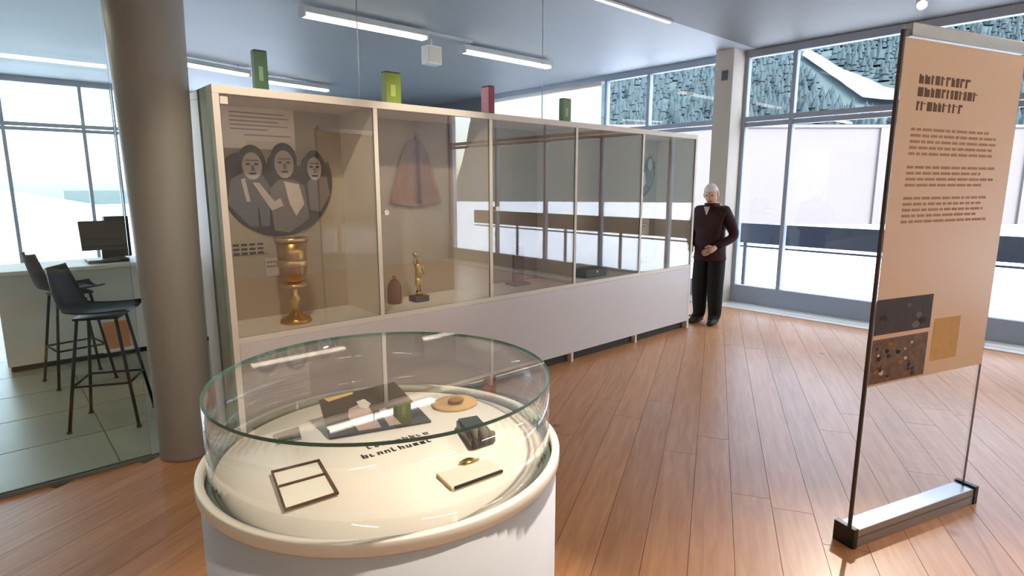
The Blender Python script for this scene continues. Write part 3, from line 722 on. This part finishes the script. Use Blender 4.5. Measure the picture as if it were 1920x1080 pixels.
# ------------------------------------------------------------------ visitor
def build_person():
    root = thing('person', 'white-haired person in a dark burgundy jacket and black trousers at the case end', 'person', (.38,.0,0), math.radians(94))
    J = {  # joint: (x,y,z), radius   (+y forward, +x the person's right)
     'pelvis':((0,-.01,.88),.155), 'belly':((0,.01,1.02),.165), 'chest':((0,.005,1.20),.16), 'neckb':((0,.0,1.355),.075), 'neck':((0,.02,1.41),.055),
     'shR':((.165,-.005,1.305),.078), 'elR':((.225,-.05,1.04),.062), 'wrR':((.17,.12,.90),.042),
     'shL':((-.165,-.005,1.305),.078), 'elL':((-.27,-.04,1.03),.062), 'wrL':((-.13,.15,.91),.042),
     'hipR':((.085,-.01,.80),.112), 'knR':((.095,.015,.45),.098), 'anR':((.095,-.02,.085),.078), 'toeR':((.115,.13,.035),.042),
     'hipL':((-.085,-.01,.80),.112), 'knL':((-.095,.015,.45),.098), 'anL':((-.095,-.02,.085),.078), 'toeL':((-.115,.13,.035),.042)}
    E_ = [('pelvis','belly'),('belly','chest'),('chest','neckb'),('neckb','neck'),('chest','shR'),('shR','elR'),('elR','wrR'),('chest','shL'),('shL','elL'),('elL','wrL'),
          ('pelvis','hipR'),('hipR','knR'),('knR','anR'),('anR','toeR'),('pelvis','hipL'),('hipL','knL'),('knL','anL'),('anL','toeL')]
    names = list(J); me = bpy.data.meshes.new('skeleton'); me.from_pydata([J[n][0] for n in names], [(names.index(a),names.index(b)) for a,b in E_], [])
    so = bpy.data.objects.new('skeleton', me); link(so)
    sk = so.modifiers.new('skin','SKIN'); sk.use_smooth_shade = True
    ss = so.modifiers.new('sub','SUBSURF'); ss.levels = 2; ss.render_levels = 2
    for i, n in enumerate(names):
        r = J[n][1]; d = me.skin_vertices[0].data[i]; d.radius = (r, r*.82 if n in ('pelvis','belly','chest') else r); d.use_root = (n == 'pelvis')
    dg = bpy.context.evaluated_depsgraph_get(); dg.update()
    bmesh_me = bpy.data.meshes.new_from_object(so.evaluated_get(dg)); bpy.data.objects.remove(so)
    bm = bmesh.new(); bm.from_mesh(bmesh_me)
    # materials: 0 jacket 1 trousers 2 shoes 3 skin 4 dark 5 shirt
    for f in bm.faces:
        c = f.calc_center_median(); f.smooth = True
        arm = abs(c.x) > .13 and c.z > .80 or (c.y > .09 and c.z > .86)
        f.material_index = 0 if (c.z > .80) else (2 if c.z < .075 else 1)
        if c.z > 1.372: f.material_index = 3
    # hands: palm, four fingers, thumb
    for s, w_, el in ((1,J['wrR'][0],J['elR'][0]),(-1,J['wrL'][0],J['elL'][0])):
        W = Vector(w_); d = (W-Vector(el)).normalized(); side = d.cross(Vector((0,0,1))).normalized(); up = side.cross(d)
        tube(bm, [W-d*.01, W+d*.03, W+d*.07, W+d*.095], [.026,.033,.036,.03], 10, 3)
        for k, (ln, o) in enumerate(((.062,-.027),(.072,-.009),(.068,.010),(.054,.027))):
            p = W + d*.088 + up*o*1.0; tube(bm, [p, p+d*ln*.5-side*s*.006, p+d*ln*.8-side*s*.022, p+d*ln*.9-side*s*.036], [.0095,.009,.0085,.006], 8, 3)
        p = W + d*.035 + up*.03; tube(bm, [p, p+d*.025+up*.022, p+d*.055+up*.022-side*s*.008, p+d*.07+up*.016-side*s*.014], [.012,.011,.010,.007], 8, 3)
    # head with face
    hd = bmesh.new(); bmesh.ops.create_uvsphere(hd, u_segments=24, v_segments=18, radius=1)
    for v in hd.verts:
        x, y, z = v.co; w = 1 - .22*max(0,-z)**1.5
        yy = y*(1 - .08*max(0,-z)) + (.10*max(0,-z-.3) if y > 0 else 0)
        nose = math.exp(-((x/.16)**2 + ((z+.12)/.24)**2)) if y > 0 else 0
        sock = sum(math.exp(-(((x-sx*.36)/.18)**2 + ((z-.08)/.13)**2)) for sx in (-1,1)) if y > 0 else 0
        mth = math.exp(-((x/.3)**2+((z+.5)/.07)**2)) if y > 0 else 0
        v.co = Vector((x*w*.074, yy*.094 + nose*.018 - sock*.009 - mth*.004, z*.113))
    for f in hd.faces: f.material_index = 3; f.smooth = True
    for sx in (-1,1):
        ell(hd, (sx*.027,.078,.01), (.012,.009,.008), 4, 10, 8)
        ell(hd, (sx*.075,.0,-.005), (.012,.022,.032), 3, 10, 8)
        tube(hd, [(sx*.012,.092,.028),(sx*.045,.083,.028)], .004, 6, 5)
    tube(hd, [(-.022,.083,-.056),(0,.089,-.058),(.022,.083,-.056)], .004, 6, 4)
    HM = Matrix.Translation((0,.045,1.495)) @ Matrix.Rotation(math.radians(-14),4,'X') @ Matrix.Rotation(math.radians(12),4,'Z')
    merge(bm, hd, HM)
    bod = obj('body', bm, ['jacket','trousers','shoe','skin','eye_dark','hair_white'], root, False)
    hr = bmesh.new(); bmesh.ops.create_uvsphere(hr, u_segments=24, v_segments=16, radius=1)
    rem = [v for v in hr.verts if (v.co.z < .30 and v.co.y > .25) or (v.co.z < -.12 and v.co.y > -.1) or v.co.z < -.5]
    bmesh.ops.delete(hr, geom=rem, context='VERTS')
    for v in hr.verts:
        n_ = 1 + .05*mnoise.noise(v.co*4); v.co = Vector((v.co.x*.083*n_, v.co.y*.104*n_ - .004, v.co.z*.124*n_ + .004))
    bmesh.ops.solidify(hr, geom=hr.faces[:], thickness=.012)
    bmesh.ops.transform(hr, matrix=HM, verts=hr.verts)
    obj('hair', hr, 'hair_white', root, True)
    # jacket skirt, collar, zip
    sk_ = newbm(); N_ = 28; prof = [(.150,.128,1.0),(.178,.150,.88),(.190,.164,.76),(.184,.158,.755),(.140,.118,.99)]
    rings = [[sk_.verts.new((a*math.cos(2*PI*k/N_)*(1+.02*math.sin(5*k)), b_*math.sin(2*PI*k/N_)-.005, z)) for k in range(N_)] for a,b_,z in prof]
    for A, B_ in zip(rings, rings[1:]+rings[:1]):
        for k in range(N_): sk_.faces.new((A[k],A[(k+1)%N_],B_[(k+1)%N_],B_[k]))
    obj('jacket_hem', sk_, 'jacket', root, True)
    cl = lathe(newbm(), [(.088,1.345),(.096,1.35),(.080,1.40),(.073,1.40)], 24, (0,.008,0), True); obj('collar', cl, 'jacket', root)
    obj('shirt_front', flat(newbm(), [(-.03,1.36),(.03,1.36),(.0,1.27)], .128, .146), 'shirt_pale', root)
    for s in (-1,1):
        b = newbm(); tube(b, [(s*.095,-.07,.035),(s*.1,.0,.045),(s*.112,.09,.04),(s*.118,.165,.03)], [.034,.044,.043,.028], 12)
        for v in b.verts: v.co.z = max(.0005, v.co.z)
        obj('shoe', b, 'shoe', root, True)
    return root
build_person()

# ------------------------------------------------------------------ outside
g_ = tag(box('snow_ground', (1.96,-60,-.4), (60,60,-.10), 'snow_ground'), 'flat snow-white ground outside the tall windows', None, None, 'structure'); g_.name = 'ground'
g2 = tag(box('ground_back', (-300,9.32,-.4), (1.9,400,-.10), 'snow_ground'), 'flat snow-white ground outside the back glazing', None, None, 'structure')
fr = Vector((.6696,.7427)); rt = Vector((.7427,-.6696)); base = Vector((-5.83,-3.48)) + fr*26
fw = thing('boundary_wall', 'long pale plastered wall across the snow outside', 'wall', (base.x,base.y,-.1), math.atan2(rt.y,rt.x))
box('wall_body', (1,0,0), (46,.4,4.12), 'far_wall', fw, .02); box('coping', (.9,-.08,4.12), (46.1,.48,4.25), 'far_wall', fw, .02)
for k in range(7): box('pilaster', (3+k*6.4,-.12,0), (3.5+k*6.4,-.001,4.119), 'far_wall', fw, .01)
rg = thing('balcony_railing', 'dark plank railing outside the tall windows', 'railing', (2.32,-2.0,-.10))
box('plank', (0,-4.8,.88), (.05,8.0,1.16), 'rail_dark', rg, .004); obj('rod', tube(newbm(), [(.02,-4.8,.83),(.02,8.0,.83)], .014, 8), 'rail_dark', rg)
for y in (-3.45,-2.1,-.8,2.57,4.6,6.6): box('post', (.051,y-.022,0), (.09,y+.022,1.14), 'rail_dark', rg, .003)
# wooded hillside
HC = Vector((-5.83,-3.48))
def hill_z(r, a):
    t = max(0, r-46)/260
    k = min(1, max(0, (math.radians(66)-a)/math.radians(14))); k = k*k*(3-2*k)
    return -1.0 + (86*t**1.45 + 2.5*t*mnoise.noise(Vector((r*.03, a*9, 0))))*k
h = newbm(); NA, NR = 60, 44; V = []
for i in range(NA+1):
    a = math.radians(-50 + 135*i/NA); row = []
    for j in range(NR+1):
        r = 46 + 300*(j/NR)**1.3; row.append(h.verts.new((HC.x+r*math.cos(a), HC.y+r*math.sin(a), hill_z(r,a))))
    V.append(row)
for i in range(NA):
    for j in range(NR): f = h.faces.new((V[i][j],V[i+1][j],V[i+1][j+1],V[i][j+1])); f.smooth = True
hl = thing('hillside', 'steep wooded hillside with a pale clearing beyond the wall', None, kind='structure')
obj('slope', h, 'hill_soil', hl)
# pale clearing: polar points (angle deg, radius, half width deg)
CLR = [(22.7,197,.2),(21.1,178,.5),(20.0,163,.7),(18.8,150,1.0),(17.4,138,1.3),(16.0,134,.9),(14.8,132,.4)]
cl = newbm(); L_, R_ = [], []
for i in range(31):
    u = i/30*(len(CLR)-1); k = min(int(u), len(CLR)-2); f_ = u-k
    ad, r, w_ = [CLR[k][m]*(1-f_)+CLR[k+1][m]*f_ for m in range(3)]
    for lst, s in ((L_,-1),(R_,1)):
        a = math.radians(ad + s*w_*.55); rr = r - s*r*.03
        lst.append(cl.verts.new((HC.x+rr*math.cos(a), HC.y+rr*math.sin(a), hill_z(rr,a)+1.3)))
for i in range(30): cl.faces.new((L_[i],L_[i+1],R_[i+1],R_[i]))
bmesh.ops.solidify(cl, geom=cl.faces[:], thickness=1.2)
obj('clearing', cl, 'scree', hl)
rnd = random.Random(11); tv, tf = [], []
def in_clear(a, r):
    ad = math.degrees(a)
    for k in range(len(CLR)-1):
        for f_ in (0,.25,.5,.75):
            A, R, W_ = [CLR[k][m]*(1-f_)+CLR[k+1][m]*f_ for m in range(3)]
            if abs(ad-A) < W_*.8+.25 and -10 < R-r < 22: return True
    return False
n = 0
while n < 9000:
    a = math.radians(rnd.uniform(-12,62)); r = rnd.uniform(56, 320)
    if in_clear(a, r): continue
    x, y, z = HC.x+r*math.cos(a), HC.y+r*math.sin(a), hill_z(r,a)-.3; hh = rnd.uniform(2.4,5)*(.6+.4*min(1,r/150)); w_ = hh*rnd.uniform(.2,.34)
    for z0, z1, wr in ((.1,.62,1),(.42,1,.68)):
        b_ = len(tv); ph_ = rnd.random()*6
        for k in range(6): tv.append((x+wr*w_*math.cos(ph_+k*PI/3), y+wr*w_*math.sin(ph_+k*PI/3), z+hh*z0))
        tv.append((x,y,z+hh*z1))
        for k in range(6): tf.append((b_+k, b_+(k+1)%6, b_+6))
    n += 1
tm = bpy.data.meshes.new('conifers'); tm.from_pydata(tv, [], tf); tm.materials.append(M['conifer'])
to = bpy.data.objects.new('conifer_forest', tm); link(to); tag(to, 'dark conifer forest coloured blue-green for haze, covering the hillside', 'forest', None, 'stuff')
